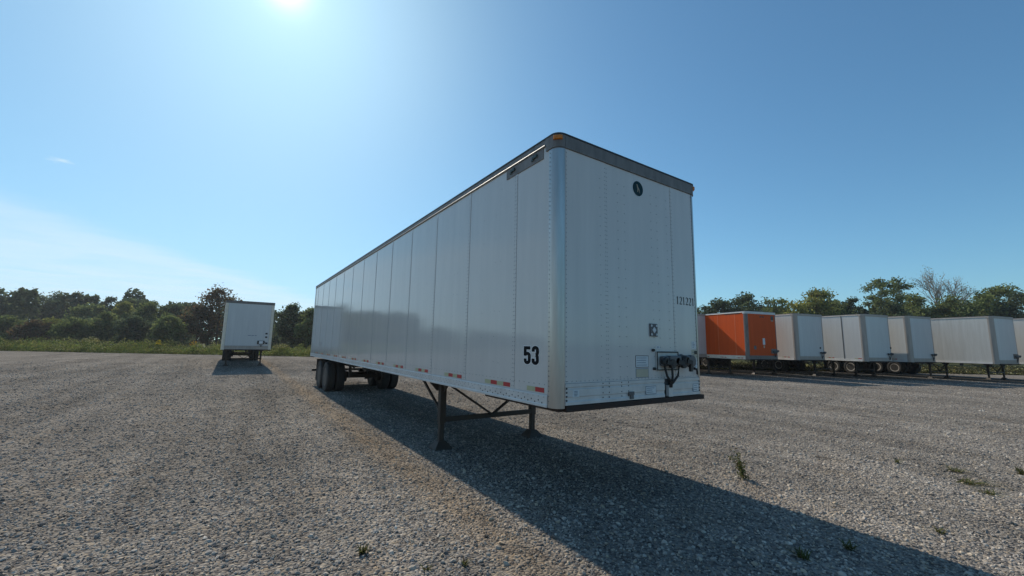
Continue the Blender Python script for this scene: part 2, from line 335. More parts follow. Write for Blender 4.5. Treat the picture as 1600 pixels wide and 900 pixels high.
    tn = n.new('ShaderNodeMapRange'); l.new(dx_, tn.inputs[0]); tn.inputs[1].default_value = 0.2; tn.inputs[2].default_value = 1.0; tn.inputs[3].default_value = 0.38; tn.inputs[4].default_value = 0.0
    mt2 = n.new('ShaderNodeMixRGB'); mt2.blend_type = 'MULTIPLY'; l.new(tn.outputs[0], mt2.inputs[0]); l.new(ml.outputs[0], mt2.inputs[1]); mt2.inputs[2].default_value = (1.25, 1.02, 0.76, 1)
    l.new(mt2.outputs[0], p.inputs['Base Color'])
for k, st in (('gravel', False), ('stone', True)):
    M[k] = bpy.data.materials.new('crushed_stone_'+('pieces' if st else 'bed')); M[k].use_nodes = True; gravel_nodes(M[k], st)
M['field'] = mat('rough_grass_ground', (0.085, 0.095, 0.035), 0.95, base2=(0.05, 0.055, 0.022), vscale=0.5, bump=0.5, bscale=6, spec=0.1)

# ------------------------------------------------------------------ ground
g = MB(); g.add([(-900, -900, -0.06), (900, -900, -0.06), (900, 900, -0.06), (-900, 900, -0.06)], [(0, 1, 2, 3)])
tag(g.part('ground', M['field']), 'rough green field around the gravel lot', kind='structure')
EDGE = 46.0
def cs(lat, dep): q = CAM[:2]+FWD*dep+RGT*lat; return (float(q[0]), float(q[1]))
g = MB()
nl, ndp = 90, 50
vs_, fs_ = [], []
for i in range(nl+1):
    for j in range(ndp+1):
        lat = -95+190*i/nl; dep = -45+(EDGE+45)*j/ndp
        if j == ndp: dep += 0.35*math.sin(lat*0.9)+0.3*math.sin(lat*0.37+1)
        x, y = cs(lat, dep); vs_.append((x, y, 0.0))
for i in range(nl):
    for j in range(ndp):
        a = i*(ndp+1)+j; fs_.append((a, a+ndp+1, a+ndp+2, a+1))
g.add(vs_, fs_); tag(g.part('gravel_lot', M['gravel']), 'grey crushed-stone lot surface', kind='structure')

# loose stones near the photographer, one geometry-nodes scatter
stones = bpy.data.collections.new('stone_shapes')
for k in range(7):
    r2 = np.random.default_rng(50+k)
    import bmesh
    bm = bmesh.new(); bmesh.ops.create_icosphere(bm, subdivisions=1, radius=1.0)
    cuts = [(Vector(r2.normal(size=3)).normalized(), r2.uniform(0.45, 0.8)) for _ in range(7)]
    for v in bm.verts:
        for nrm, dd in cuts:
            ex = v.co.dot(nrm)-dd
            if ex > 0: v.co -= nrm*ex
        v.co = Vector((v.co.x*1.15, v.co.y*0.9, v.co.z*0.62))*r2.uniform(0.92, 1.08)
    me = bpy.data.meshes.new('stone'); bm.to_mesh(me); bm.free(); me.materials.append(M['stone'])
    stones.objects.link(bpy.data.objects.new('stone', me))
pts = []
d0, d1, NN = 1.0, 47.0, 2600000
dd = rng.uniform(d0, d1, NN); an = rng.uniform(-1.25, 1.25, NN)
keep = (rng.uniform(0, 1, NN) < dd/d1*np.minimum(1, (6.0/dd)**1.6)*2.1*np.clip((47-dd)/18, 0, 1)) & (dd*np.cos(an) < EDGE-.2)
dd, an = dd[keep], an[keep]
px_ = CAM[0]+dd*np.sin(YAW+an); py_ = CAM[1]+dd*np.cos(YAW+an)
npt = len(px_); print('stones', npt)
sz = np.clip(rng.lognormal(math.log(0.0098), 0.48, npt), 0.006, 0.036)*(1+np.maximum(0, dd-7)*0.022)
pz = rng.uniform(-0.001, 0.006, npt)
pm = bpy.data.meshes.new('gravel_stones'); pm.vertices.add(npt)
pm.vertices.foreach_set('co', np.stack([px_, py_, pz], 1).astype(np.float32).ravel())
at_ = pm.attributes.new('size', 'FLOAT', 'POINT'); at_.data.foreach_set('value', sz.astype(np.float32))
ro = np.stack([rng.normal(0, 0.35, npt), rng.normal(0, 0.35, npt), rng.uniform(0, 6.283, npt)], 1)
at_ = pm.attributes.new('turn', 'FLOAT_VECTOR', 'POINT'); at_.data.foreach_set('vector', ro.astype(np.float32).ravel())
at_ = pm.attributes.new('pick', 'INT', 'POINT'); at_.data.foreach_set('value', rng.integers(0, 7, npt).astype(np.int32))
go = link('gravel_stones', pm); tag(go, 'loose grey crushed stones covering the lot', 'gravel', kind='stuff')
ng = bpy.data.node_groups.new('scatter_stones', 'GeometryNodeTree')
ng.interface.new_socket('Geometry', in_out='INPUT', socket_type='NodeSocketGeometry'); ng.interface.new_socket('Geometry', in_out='OUTPUT', socket_type='NodeSocketGeometry')
gn = ng.nodes; gl = ng.links
gi = gn.new('NodeGroupInput'); gout = gn.new('NodeGroupOutput'); ip = gn.new('GeometryNodeInstanceOnPoints')
ci = gn.new('GeometryNodeCollectionInfo'); ci.inputs['Collection'].default_value = stones; ci.inputs['Separate Children'].default_value = True; ci.inputs['Reset Children'].default_value = True
def attr(nm, ty):
    q = gn.new('GeometryNodeInputNamedAttribute'); q.data_type = ty; q.inputs['Name'].default_value = nm; return q.outputs['Attribute']
gl.new(gi.outputs[0], ip.inputs['Points']); gl.new(ci.outputs[0], ip.inputs['Instance']); ip.inputs['Pick Instance'].default_value = True
gl.new(attr('pick', 'INT'), ip.inputs['Instance Index'])
e2r = gn.new('FunctionNodeEulerToRotation'); gl.new(attr('turn', 'FLOAT_VECTOR'), e2r.inputs[0]); gl.new(e2r.outputs[0], ip.inputs['Rotation'])
gl.new(attr('size', 'FLOAT'), ip.inputs['Scale']); gl.new(ip.outputs[0], gout.inputs[0])
go.modifiers.new('scatter', 'NODES').node_group = ng

# ------------------------------------------------------------------ trailers
W = 1.3
def wheel_meshes(rimmat):
    t = MB(); prof = [(-.115, .30), (-.135, .36), (-.14, .44), (-.125, .495), (-.10, .512)]
    for xg in (-.055, 0, .055): prof += [(xg-.008, .514), (xg-.006, .502), (xg+.006, .502), (xg+.008, .514)]
    prof += [(.10, .512), (.125, .495), (.14, .44), (.135, .36), (.115, .30)]
    t.lathe(prof, (0, 0, 0), closed=True)
    r = MB(); r.lathe([(-.118, .305), (-.112, .285), (-.05, .27), (-.02, .20), (-.03, .13), (-.075, .115), (-.085, .05), (.0, .05), (.06, .27), (.112, .285), (.118, .305)], (0, 0, 0), n=24)
    for k in range(8):
        a = 2*PI*k/8; r.lathe([(-.045, .016), (-.02, .016)], (0, .165*math.cos(a), .165*math.sin(a)), n=6)
    g_ = MB(); g_.lathe([(-.124, .318), (-.127, .300), (-.118, .262), (-.108, .268), (-.112, .318)], (0, 0, 0), n=24, closed=True)
    return t.mesh('tyre', M['rubber']), r.mesh('wheel', M['rim']), g_.mesh('rim_ring', rimmat)
WH = {k: wheel_meshes(M[k]) for k in ('rim', 'rimwhite')}

def post_outline(sx, r, y1, wx, grow=0.0):
    """rounded corner post seen from above; sx is the side"""
    o = []
    x0 = W+grow
    o.append((sx*x0, y1)); 
    for k in range(9):
        a = PI/2*k/8; o.append((sx*(x0-r+r*math.cos(a)), -grow+r-r*math.sin(a)))
    o.append((sx*(W-wx), -grow)); o.append((sx*(W-wx), 0.02)); o.append((sx*(x0-r*0.9), r*1.1)); o.append((sx*(W-0.02), y1))
    return o

def trailer(name, label, group, loc, rz, L=16.15, zb=1.135, zt=4.11, side='white', front='white', post='postdull', rail='rail', toprail='postdull', pr=0.15, pflange=0.22,
            seams=(), fseams=(), legY=3.43, axles=(12.75, 14.0), rim='rim', strips=False, tapes=None, lead=False, railh=0.125, frail=0.2, fhead=0.10):
    T = empty(name, (loc[0], loc[1], 0), rz); tag(T, label, 'trailer', group)
    ht = zt
    MB().prism([(-W+pr+.02, .05), (W-pr-.02, .05), (W-.03, pr+.08), (W-.03, L-.03), (-W+.03, L-.03), (-W+.03, pr+.08)], 'z', zb+.03, ht-.03).part('cargo_body', M['grey'], T)
    # side skins, one sheet per bay
    ys = [pflange]+list(seams)+[L-.12]
    for sx in (-1, 1):
        for a, b in zip(ys[:-1], ys[1:]):
            x0, x1 = sorted((sx*(W-.006), sx*(W-.028)))
            MB().box(x0, x1, a+.0015, b-.0015, zb+railh+.002, ht-.092).part('side_panel', M[side], T)
    fx = [-W+pr+.006]+list(fseams)+[W-pr-.006]
    for i, (a, b) in enumerate(zip(fx[:-1], fx[1:])):
        MB().box(a+.001, b-.001, .004+(i % 2)*.003, .03, zb+frail+.05, ht-fhead-.062).part('front_panel', M[front], T)
    # corner posts, head rails
    for sx in (-1, 1):
        MB().prism(post_outline(sx, pr, pflange-.002, pr-.002), 'z', zb, ht-fhead-.062, True).part('corner_post', M[post], T)
        MB().prism(post_outline(sx, pr, pflange+.05, pr-.002, .010), 'z', ht-fhead-.060, ht-.012, True).part('corner_cap', M[toprail], T)
        x0, x1 = sorted((sx*(W+.008), sx*(W-.03)))
        tr = MB().box(x0, x1, pflange+.052, L, ht-.09, ht-.014).part('top_rail', M[toprail], T)
        MB().bar((sx*(W+.008), pflange+.06, ht-.086), (sx*(W+.008), L-.01, ht-.086), .011, n=8).part('rail_bead', M['bright'], tr)
        x0, x1 = sorted((sx*(W+.006), sx*(W-.03)))
        br = MB().prism([(x0 if sx < 0 else x1, zb), (sx*(W-.03), zb), (sx*(W-.03), zb+railh), (sx*(W+.001), zb+railh), (sx*(W+.006), zb+railh-.012), (sx*(W+.006), zb+.03), (sx*(W+.012), zb+.022), (sx*(W+.012), zb)], 'y', pflange+.002, L-.02).part('bottom_rail', M[rail], T)
    MB().box(-W+pr+.002, W-pr-.002, -.010, .04, ht-fhead-.060, ht-.014).part('front_head_rail', M[toprail], T)
    ro = [(-W-.014, L+.004)]+[(-W-.014+pr-pr*math.cos(PI/2*k/6), -.016+pr-pr*math.sin(PI/2*k/6)) for k in range(7)]
    ro = ro+[(-x, y) for x, y in ro[::-1]]
    MB().prism(ro, 'z', ht-.012, ht+.004).part('roof_sheet', M['black'], T)
    # foot of the nose
    fr = MB()
    def railprof(z0, z1):
        h = z1-z0
        return [(.03, z0), (-.012, z0), (-.012, z0+.14*h), (-.004, z0+.2*h), (-.004, z0+.34*h), (-.012, z0+.4*h), (-.012, z0+.72*h), (-.004, z0+.76*h), (-.004, z0+.8*h), (-.012, z0+.85*h), (-.012, z1), (.03, z1)]
    spans = [(-W+pr+.004, .436), (.597, W-pr-.004)] if lead else [(-W+pr+.004, W-pr-.004)]
    for a, b in spans:
        MB().prism(railprof(zb+.032, zb+frail+.048), 'x', a, b).part('front_rail', M[rail if lead else 'postdull' if front != 'orange' else 'alu'], T)
    cp = MB()
    xs = np.linspace(-W+pr+.01, W-.03, 40)
    top = [zb+.027-abs(random.gauss(0, .004)) for _ in xs]
    cp.prism([(xs[0], zb-.035)]+[(xs[-1], zb-.035)]+[(xs[i], top[i]) for i in range(39, -1, -1)], 'y', -.018, .035)
    cp.box(-W+.05, W-.05, .035, 1.5, zb-.035, zb-.005)
    cp.part('coupler_plate', M['rust'], T)
    MB().lathe([(-.33, .045), (-.30, .045), (-.29, .03), (-.24, .03), (-.23, .05), (-.16, .05)], (0, .92, zb+.12), 'z', 14).part('kingpin', M['rust'], T)
    # floor cross members and rear
    for k in range(24 if lead else 8):
        y = 1.9+k*(L-2.4)/(24 if lead else 8)
        MB().box(-W+.05, W-.05, y, y+.06, zb-.002, zb+.028).part('cross_member', M['steel'], T)
    for sx in (-1, 1):
        a, b = sorted((sx*.008, sx*(W-.09)))
        MB().box(a, b, L-.03, L+.012, zb+.08, ht-.15).part('rear_door', M[side], T)
        MB().box(*sorted((sx*(W-.09), sx*(W+.002))), L-.12, L+.02, zb-.02, ht-.09).part('rear_post', M[post], T)
    MB().box(-W, W, L-.02, L+.022, zb-.05, zb+.078).part('rear_sill', M['steel'], T)
    # landing gear
    lg = MB(); zt_ = zb+.02
    for sx in (-1, 1):
        x = sx*.97
        leg = MB(); leg.box(x-.056, x+.056, legY-.056, legY+.056, .42, zt_); leg.box(x-.044, x+.044, legY-.044, legY+.044, .07, .43)
        le = leg.part('landing_leg', M['steel'], T, .008)
        ft = MB()
        ft.add([(x-.16, legY-.15, 0.0), (x+.16, legY-.15, 0), (x+.16, legY+.15, 0), (x-.16, legY+.15, 0), (x-.15, legY-.14, .03), (x+.15, legY-.14, .03), (x+.15, legY+.14, .03), (x-.15, legY+.14, .03),
                (x-.065, legY-.065, .13), (x+.065, legY-.065, .13), (x+.065, legY+.065, .13), (x-.065, legY+.065, .13)],
               [(3, 2, 1, 0), (0, 1, 5, 4), (1, 2, 6, 5), (2, 3, 7, 6), (3, 0, 4, 7), (4, 5, 9, 8), (5, 6, 10, 9), (6, 7, 11, 10), (7, 4, 8, 11), (8, 9, 10, 11)])
        ft.part('foot_pad', M['steel'], le)
        # mounting wings and the raking struts behind
        gs = MB(); gs.prism([(legY-.30, zt_), (legY+.42, zt_), (legY+.10, zt_-.22), (legY-.085, zt_-.22)], 'x', x-.012, x+.012)
        gs.prism([(x-.26, zt_-.004), (x+.26, zt_-.004), (x+.075, zt_-.2), (x-.075, zt_-.2)], 'y', legY+.07, legY+.085)
        gs.part('mounting_bracket', M['steel'], le)
        MB().bar((x, legY+.06, .62), (x, legY+1.0, zt_-.02), .018).part('rear_strut', M['steel'], le)
        MB().bar((sx*.93, legY-.075, zt_-.06), (0, legY-.075, .50), .03, .014).part('cross_brace', M['steel'], T)
    MB().box(-.91, .91, legY-.06, legY-.03, .44, .525).part('cross_bar', M['steel'], T)
    cr = MB(); cr.tube([(1.04, legY, .80), (1.16, legY, .80), (1.20, legY-.02, .74), (1.21, legY-.06, .60), (1.25, legY-.06, .58)], .011); cr.part('crank_handle', M['steel'], T)
    # running gear
    a0, a1 = axles
    for sx in (-1, 1):
        sl = MB(); sl.box(sx*.55-.04, sx*.55+.04, a0-1.0, a1+1.0, zb-.24, zb-.006)
        for y in (a0-.62, (a0+a1)/2, a1+.62): sl.box(sx*.55-.03, sx*.55+.03, y-.10, y+.10, .52, zb-.24)
        for a in axles: sl.prism([(a-.58, .62), (a-.3, .68), (a, .70), (a+.3, .68), (a+.58, .62), (a+.58, .60), (a, .66), (a-.58, .60)], 'x', sx*.55-.028, sx*.55+.028)
        sl.part('slider_rail', M['steel'], T)
        fl = MB(); fl.box(*sorted((sx*.66, sx*1.24)), a1+.78, a1+.788, .22, zb-.1); fl.part('mud_flap', M['rubber'], T)
        MB().bar((sx*.6, a1+.795, zb-.09), (sx*1.25, a1+.795, zb-.09), .012).part('flap_hanger', M['steel'], T)
        for a in axles:
            for off in (1.13, .80):
                t, r, rg = WH[rim]
                wo = link('wheel', r, T); wo.location = (sx*off, a, .512); wo.rotation_euler = (random.uniform(0, 3), 0, 0 if sx < 0 else PI)
                link('tyre', t, wo); link('rim_ring', rg, wo)
    for a in axles:
        ax_ = MB(); ax_.lathe([(-1.2, .05), (-.5, .062), (.5, .062), (1.2, .05)], (0, a, .512), 'x', 12)
        for sx in (-1, 1): ax_.lathe([(-.08, .19), (.08, .19)], (sx*.62, a, .512), 'x', 14); ax_.lathe([(-.07, .08), (.07, .08)], (sx*.34, a+.22, .60), 'y', 10)
        ax_.part('axle', M['steel'], T)
    tk = MB(); tk.lathe([(-.42, .04), (-.40, .11), (.40, .11), (.42, .04)], (.0, a0-.72, zb-.16), 'x', 14); tk.part('air_tank', M['steel'], T)
    bu = MB(); bu.box(-1.2, 1.2, L-.10, L, .50, .60)
    for sx in (-1, 1): bu.box(sx*.5-.04, sx*.5+.04, L-.09, L-.02, .60, zb-.0)
    bu.part('rear_bumper', M['steel'], T)
    # retro-reflective strips
    if tapes is None: tapes = [(y+.09, .56) for y in ([pflange]+list(seams))[1:] if True]
    for y, ln in tapes:
        x0 = -W-.0005; zt0 = zb+.142 if railh < .14 else zb+.05
        x0 = -W+.004 if railh < .14 else -W-.0075
        n = 4 if ln > .4 else 2
        st = MB().box(x0, x0+.002, y, y+ln, zt0, zt0+.05).part('reflective_strip', M['tapewhite'], T)
        for k in range(0, n, 2):
            s0 = y+ln*k/n; MB().box(x0-.0006, x0+.001, s0, s0+ln/n, zt0+.0005, zt0+.0495).part('red_segment', M['tapered'], st)
    return T

def gladhands(T, x, z, s=1.0, plate=None, drop=.30):
    """air and light couplings on the nose, with their hoses"""
    if plate:
        MB().box(x-.22*s, x+.22*s, -.020, .003, z-.12*s, z+.12*s).part('coupling_plate', M[plate], T, .004)
    g_ = MB()
    for dx in (-.1, .07):
        g_.lathe([(-.05, .035*s), (-.03, .045*s), (0, .04*s), (.03, .025*s)], (x+dx*s, -.05, z), 'y', 12)
        g_.bar((x+dx*s, -.075, z), (x+(dx+.07)*s, -.10, z-.02*s), .03*s, .02*s)
        g_.lathe([(-.02, .042*s), (.02, .042*s)], (x+(dx+.075)*s, -.10, z-.02*s), 'y', 12)
    go_ = g_.part('air_coupling', M['black' if not plate else 'grey'], T)
    e = MB(); e.lathe([(-.11, .035*s), (-.09, .05*s), (-.03, .05*s), (0, .06*s)], (x+.2*s, -.02, z+.01*s), 'y', 14); e.part('electrical_socket', M['grey'], T)
    h = MB()
    for dx in (-.09, .02, .13): h.tube([(x+dx*s, -.05, z-.04*s), (x+dx*.75*s, -.06, z-.13*s), (x+.02*s+dx*.15*s, -.045, z-drop*.8*s), (x+.02*s+dx*.1*s, -.022, z-drop*s)], .011*s, 6)
    h.part('hoses', M['black'], T)

# ---------- lettering
def ribbon(mb, pts, w_, put, off):
    """flat stroke; pts 2-D, w_ width or list; put maps (u, v, height) to 3-D"""
    P = [np.array(p, float) for p in pts]; n = len(P); Ls, Rs = [], []
    for i in range(n):
        d = P[min(i+1, n-1)]-P[max(i-1, 0)]; d = d/np.linalg.norm(d); q = np.array([-d[1], d[0]]); ww = (w_[i] if isinstance(w_, (list, tuple)) else w_)/2
        Ls.append(P[i]+q*ww); Rs.append(P[i]-q*ww)
    vs = [put(*q, off) for q in Ls]+[put(*q, off) for q in Rs]
    mb.add(vs, [(i, i+1, n+i+1, n+i) for i in range(n-1)])
def arc(cx, cy, rx, ry, a0, a1, n=10):
    return [(cx+rx*math.cos(math.radians(a0+(a1-a0)*k/n)), cy+ry*math.sin(math.radians(a0+(a1-a0)*k/n))) for k in range(n+1)]
def fifty_three(put, grow=0.0):
    mb = MB(); s = .195+grow; e = grow/2
    ribbon(mb, [(.02-e, .905), (.45+e, .905)], .19+grow, put, .0)
    ribbon(mb, [(.105, 1.0), (.105, .45-e)], s, put, .0003)
    ribbon(mb, [(.10, .50)]+arc(.25, .47, .14, .12, 140, 0, 8)+[(.385, .25)]+arc(.25, .2, .135, .13, 0, -180, 12)+[(.115, .30+e)], s, put, .0006)
    ox = .52
    ribbon(mb, [(ox+.115, .70-e)]+arc(ox+.25, .81, .135, .12, 180, 0, 12)+[(ox+.385, .64)]+arc(ox+.25, .63, .13, .11, 0, -80, 6), s, put, .0)
    ribbon(mb, arc(ox+.25, .40, .13, .12, 80, 0, 6)+[(ox+.385, .25)]+arc(ox+.25, .2, .135, .13, 0, -180, 12)+[(ox+.115, .32+e)], s, put, .0003)
    return mb
def serif_number(txt, put):
    mb = MB(); x = 0
    for ch in txt:
        if ch == '1':
            ribbon(mb, [(x+.26, .03), (x+.26, 1.0)], .13, put, 0); ribbon(mb, [(x+.15, .02), (x+.37, .02)], .045, put, .0003); ribbon(mb, [(x+.09, .86), (x+.16, .90), (x+.25, .98)], [.03, .06, .05], put, .0006)
        else:
            p_ = arc(x+.25, .72, .18, .255, 165, -25, 12); ws = [.05]+[.06]*3+[.07, .08, .10, .12, .14, .15, .15, .14, .13]
            ribbon(mb, p_+[(x+.33, .42), (x+.20, .22), (x+.07, .06)], ws+[.10, .07, .05], put, 0)
            ribbon(mb, [(x+.04, .055), (x+.42, .055), (x+.48, .20)], [.11, .11, .02], put, .0003)
        x += .60
    return mb
def on_front(x0, z0, sc, scx=None, y=.0):
    return lambda u, v, h: (x0+u*(scx or sc), y-.0012-h, z0+v*sc)
def on_side(y0, z0, sc, scx=None, lift=0.0):
    return lambda u, v, h: (-W+.006-.0012-h-lift, y0-u*(scx or sc), z0+v*sc)

# ---------- the near trailer
SE = [.77+1.22*k for k in range(13)]
tp = [(.205, .31), (.85, .59)]+[(2.10+1.235*k, .58) for k in range(11)]
main = trailer('semi_trailer', 'long white riveted box trailer marked 53 standing close in the middle of the lot', None, (0, 0), 0, seams=SE, fseams=(-.55, .70), post='post', toprail='alu', pr=.11, pflange=.145, strips=True, tapes=tp, lead=True, frail=.20, fhead=.10)
T = main
for y in SE:
    MB().box(-W+.001, -W+.0055, y-.006, y+.040, 1.262, 4.017).part('seam_strip', M['white'], T)
    MB().box(W-.0055, W-.001, y-.006, y+.040, 1.262, 4.017).part('seam_strip', M['white'], T)
rv = MB(); dk = MB()
for i, y in enumerate(SE):
    sp = .051 if i < 6 else .10
    for k in range(int(2.7/sp)):
        z = 1.30+k*sp
        for dy in (.001, .034): rv.rivet((-W+.001, y+dy, z), (-1, 0, 0), .0062, .004)
    for dy in (.36, .48, .80):
        for k in range(8):
            if random.random() < .75: rv.rivet((-W+.006, y+dy, 1.55+k*.32+random.uniform(-.01, .01)), (-1, 0, 0), .0055, .003)
for k in range(54):
    rv.rivet((-W, .125, 1.20+k*.051), (-1, 0, 0), .0075, .005)                 # post flange
    rv.rivet((-W+.13, -.0, 1.20+k*.051), (0, -1, 0), .0062, .004); rv.rivet((W-.13, 0, 1.20+k*.051), (0, -1, 0), .0062, .004)
for k in range(170):
    y = .2+k*.0925
    rv.rivet((-W+.006, y, 1.362), (-1, 0, 0), .006, .004); rv.rivet((-W-.006, y, 1.236), (-1, 0, 0), .006, .004)
for x in (-.648, -.565, -.535, -.347, -.227, .276, .397, .599, .69, .72):
    sp = .051 if abs(abs(x)-.55) < .03 or x in (.69, .72) else .115
    for k in range(int(2.5/sp)): rv.rivet((x, .004 if x != -.535 else .007, 1.43+k*sp), (0, -1, 0), .0055, .0035)
for k in range(38): 
    x = -1.15+k*.062
    rv.rivet((x, .004, 1.405), (0, -1, 0), .0055, .004); rv.rivet((x, -.010, 3.965), (0, -1, 0), .0055, .004)
for x in (-.648, -.55, -.347, -.23):
    for z in (1.37, 1.33, 1.27, 1.22): dk.rivet((x, -.012, z), (0, -1, 0), .008, .004)
for z in (1.335, 1.295, 1.255, 1.215): dk.rivet((-W+.125, -.013, z), (0, -1, 0), .012, .006); dk.rivet((W-.125, -.013, z), (0, -1, 0), .012, .006)
for k in range(22):
    y = .23+k*.062
    dk.rivet((-W-.006, y, 1.175+.022*(k % 2)), (-1, 0, 0), .010, .003)
for k in range(120):
    y = 1.7+k*.118
    rv.rivet((-W-.006, y, 1.185), (-1, 0, 0), .008, .004); rv.rivet((-W-.006, y+.05, 1.212), (-1, 0, 0), .006, .004)
tag(rv.part('rivet_rows', M['rivet'], T), kind='stuff'); tag(dk.part('bolt_heads', M['rivetdark'], T), kind='stuff')
# high name plate with two clips
hp = MB().box(-W-.004, -W+.006, .25, 1.01, 3.885, 4.012).part('header_plate', M['alu'], T)
for y in (.40, .86):
    c = MB(); c.box(-W-.020, -W-.004, y-.045, y+.045, 3.945, 3.985); c.box(-W-.014, -W-.004, y+.02, y+.07, 3.925, 3.955); c.part('clip', M['clip'], hp, .004)
for sx in (-1, 1):
    l_ = MB(); a = PI/4
    cx, cy_ = sx*(W-.032), .03
    nx, ny = sx*math.sin(a), -math.cos(a); tx, ty = math.cos(a), sx*math.sin(a)
    ring = [(-.055, 0), (.055, 0), (.05, .022), (.03, .034), (-.03, .034), (-.05, .022)]
    l_.prism([(cx+tx*u+nx*(v+.0), cy_+ty*u+ny*(v+.0)) for u, v in ring], 'z', 4.035, 4.080); l_.part('marker_lamp', M['amber'], T, .004)
# nose fittings
MB().box(.510, .593, -.020, .03, 1.165, 1.305).part('hose_guard', M['rail'], T, .004)
def sticker(x0, z0, x1, z1, m1, m2=None, y=.004, lines=0):
    s = MB().box(x0, x1, y-.002, y+.001, z0, z1).part('sticker', M[m2 or m1], T)
    if m2: MB().box(x0+.006, x1-.006, y-.0028, y, z0+.006, z1-.006).part('sticker_face', M[m1], s)
    if lines:
        b = MB()
        for k in range(lines):
            z = z0+(z1-z0)*(k+1)/(lines+1); b.box(x0+.02, x1-.02-random.uniform(0, (x1-x0)*.3), y-.0034, y-.002, z-.003, z+.003)
        b.part('sticker_print', M['stickblue'], s)
sticker(-.08, 1.531, .161, 1.671, 'sticker', 'ink', .007, 4)
sticker(-.078, 1.412, .156, 1.519, 'stickbeige', 'stickblue', .007, 0)
sticker(.069, 1.215, .266, 1.311, 'sticker', 'stickblue', -.012, 3)
sticker(1.03, 1.205, 1.161, 1.305, 'sticker', 'stickblue', -.012, 3)
sticker(-1.093, 1.245, -1.001, 1.318, 'sticker', None, -.012, 4)
sticker(1.062, 1.763, 1.160, 1.86, 'sticker', None, .004, 4)
sticker(1.054, 1.645, 1.175, 1.748, 'stickbeige', None, .004, 2)
sticker(1.096, 1.51, 1.175, 1.618, 'sticker', None, .004, 5)
sticker(.315, 1.755, .385, 1.79, 'sticker', None, .007, 2)
pl = MB().box(.192, .332, -.012, .006, 1.905, 2.063).part('placard_holder', M['grey'], T, .004)
q = MB(); q.prism([(.262, 1.945), (.30, 1.984), (.262, 2.023), (.224, 1.984)], 'y', -.0165, -.011)
for x, z in ((.214, 1.93), (.31, 1.93), (.214, 2.038), (.31, 2.038)): q.box(x-.012, x+.012, -.0155, -.011, z-.012, z+.012)
q.part('placard_flap', M['sticker'], pl)
MB().box(1.12, 1.172, -.008, .006, 1.69, 1.735).part('document_clip', M['black'], T, .003)
for x, z in ((.24, 1.738), (.254, 1.513)):
    MB().lathe([(-.03, .010), (-.02, .018), (.006, .018)], (x, 0, z), 'y', 10).part('stop_button', M['black'], T)
MB().box(.294, .728, -.016, .006, 1.491, 1.723).part('coupling_plate', M['whitedirty'], T, .004)
fr = MB()
for a in ((.294, .728, 1.708, 1.723), (.294, .728, 1.491, 1.503), (.294, .306, 1.503, 1.708), (.716, .728, 1.503, 1.708)): fr.box(a[0], a[1], -.022, -.016, a[2], a[3])
fr.part('coupling_frame', M['black'], T)
gladhands(T, .515, 1.60, 1.35, None, .235)
mass = MB(); mass.box(.335, .45, -.085, -.016, 1.545, 1.665); mass.box(.45, .69, -.10, -.016, 1.55, 1.672); mass.part('coupling_block', M['grey'], T, .018)
ec = MB(); ec.lathe([(-.13, .045), (-.11, .058), (-.016, .058)], (.755, 0, 1.615), 'y', 16); ec.bar((.755, -.11, 1.61), (.84, -.12, 1.585), .028); ec.bar((.84, -.12, 1.60), (.842, -.115, 1.475), .022, .016); ec.part('light_socket', M['black'], T)
cpn = MB(); cpn.lathe([(-.055, .05), (-.05, .075), (-.012, .083), (.006, .083)], (.997, 0, 1.60), 'y', 22); cpn.part('round_cap', M['grey'], T)
hk = MB(); hk.tube([(1.095, .002, 1.51), (1.105, -.03, 1.49), (1.11, -.035, 1.455), (1.125, -.025, 1.43)], .014, 8); hk.box(1.085, 1.115, -.01, .006, 1.485, 1.52); hk.part('hook', M['black'], T)
bk = MB(); bk.box(-.242, -.15, -.030, -.012, 1.225, 1.262); bk.box(-.215, -.155, -.026, -.012, 1.178, 1.225); bk.part('tow_bracket', M['grey'], T, .004)
# writing: 53, 121221, and the round emblem
wb = fifty_three(on_side(.585, 1.563, .195, .285, 0), .075); wb.part('number_backing', M['vinylwhite'], T)
fifty_three(on_side(.585, 1.563, .195, .285, .0012)).part('number_53', M['ink'], T)
serif_number('121221', on_front(.755, 2.345, .104, .116, .003)).part('fleet_number', M['ink'], T)
serif_number('121221', on_side(14.28, 1.60, .12, .20)).part('side_fleet_number', M['grey'], T)
em = MB(); em.lathe([(-.0032, .098), (0, .098)], (.038, .0068, 3.768), 'y', 36); eo = em.part('round_emblem', M['teal'], T)
ring = MB(); ring.lathe([(-.0016, .106), (0, .106)], (.038, .0068, 3.768), 'y', 36); ring.part('emblem_border', M['sticker'], eo)
dog = MB(); pe = on_front(.038, 3.768, .001, None, .0028)
for pts_, ww in (([(-18, 52), (-15, 36), (-10, 18), (-6, 0)], [14, 20, 24, 26]), ([(-8, 12), (8, -2), (20, -14)], [22, 22, 16]), ([(-8, -4), (-10, -26), (-12, -50)], [14, 9, 7]), ([(0, -4), (-1, -26), (-2, -46)], [10, 8, 6]), ([(17, -12), (24, -28), (22, -40), (28, -56)], [16, 10, 8, 8]), ([(20, -10), (34, -30)], [6, 3]), ([(-20, 50), (-30, 44)], [12, 7])):
    ribbon(dog, pts_, ww, pe, .0002+random.random()*.0004)
dog.part('emblem_dog', M['tan'], eo)
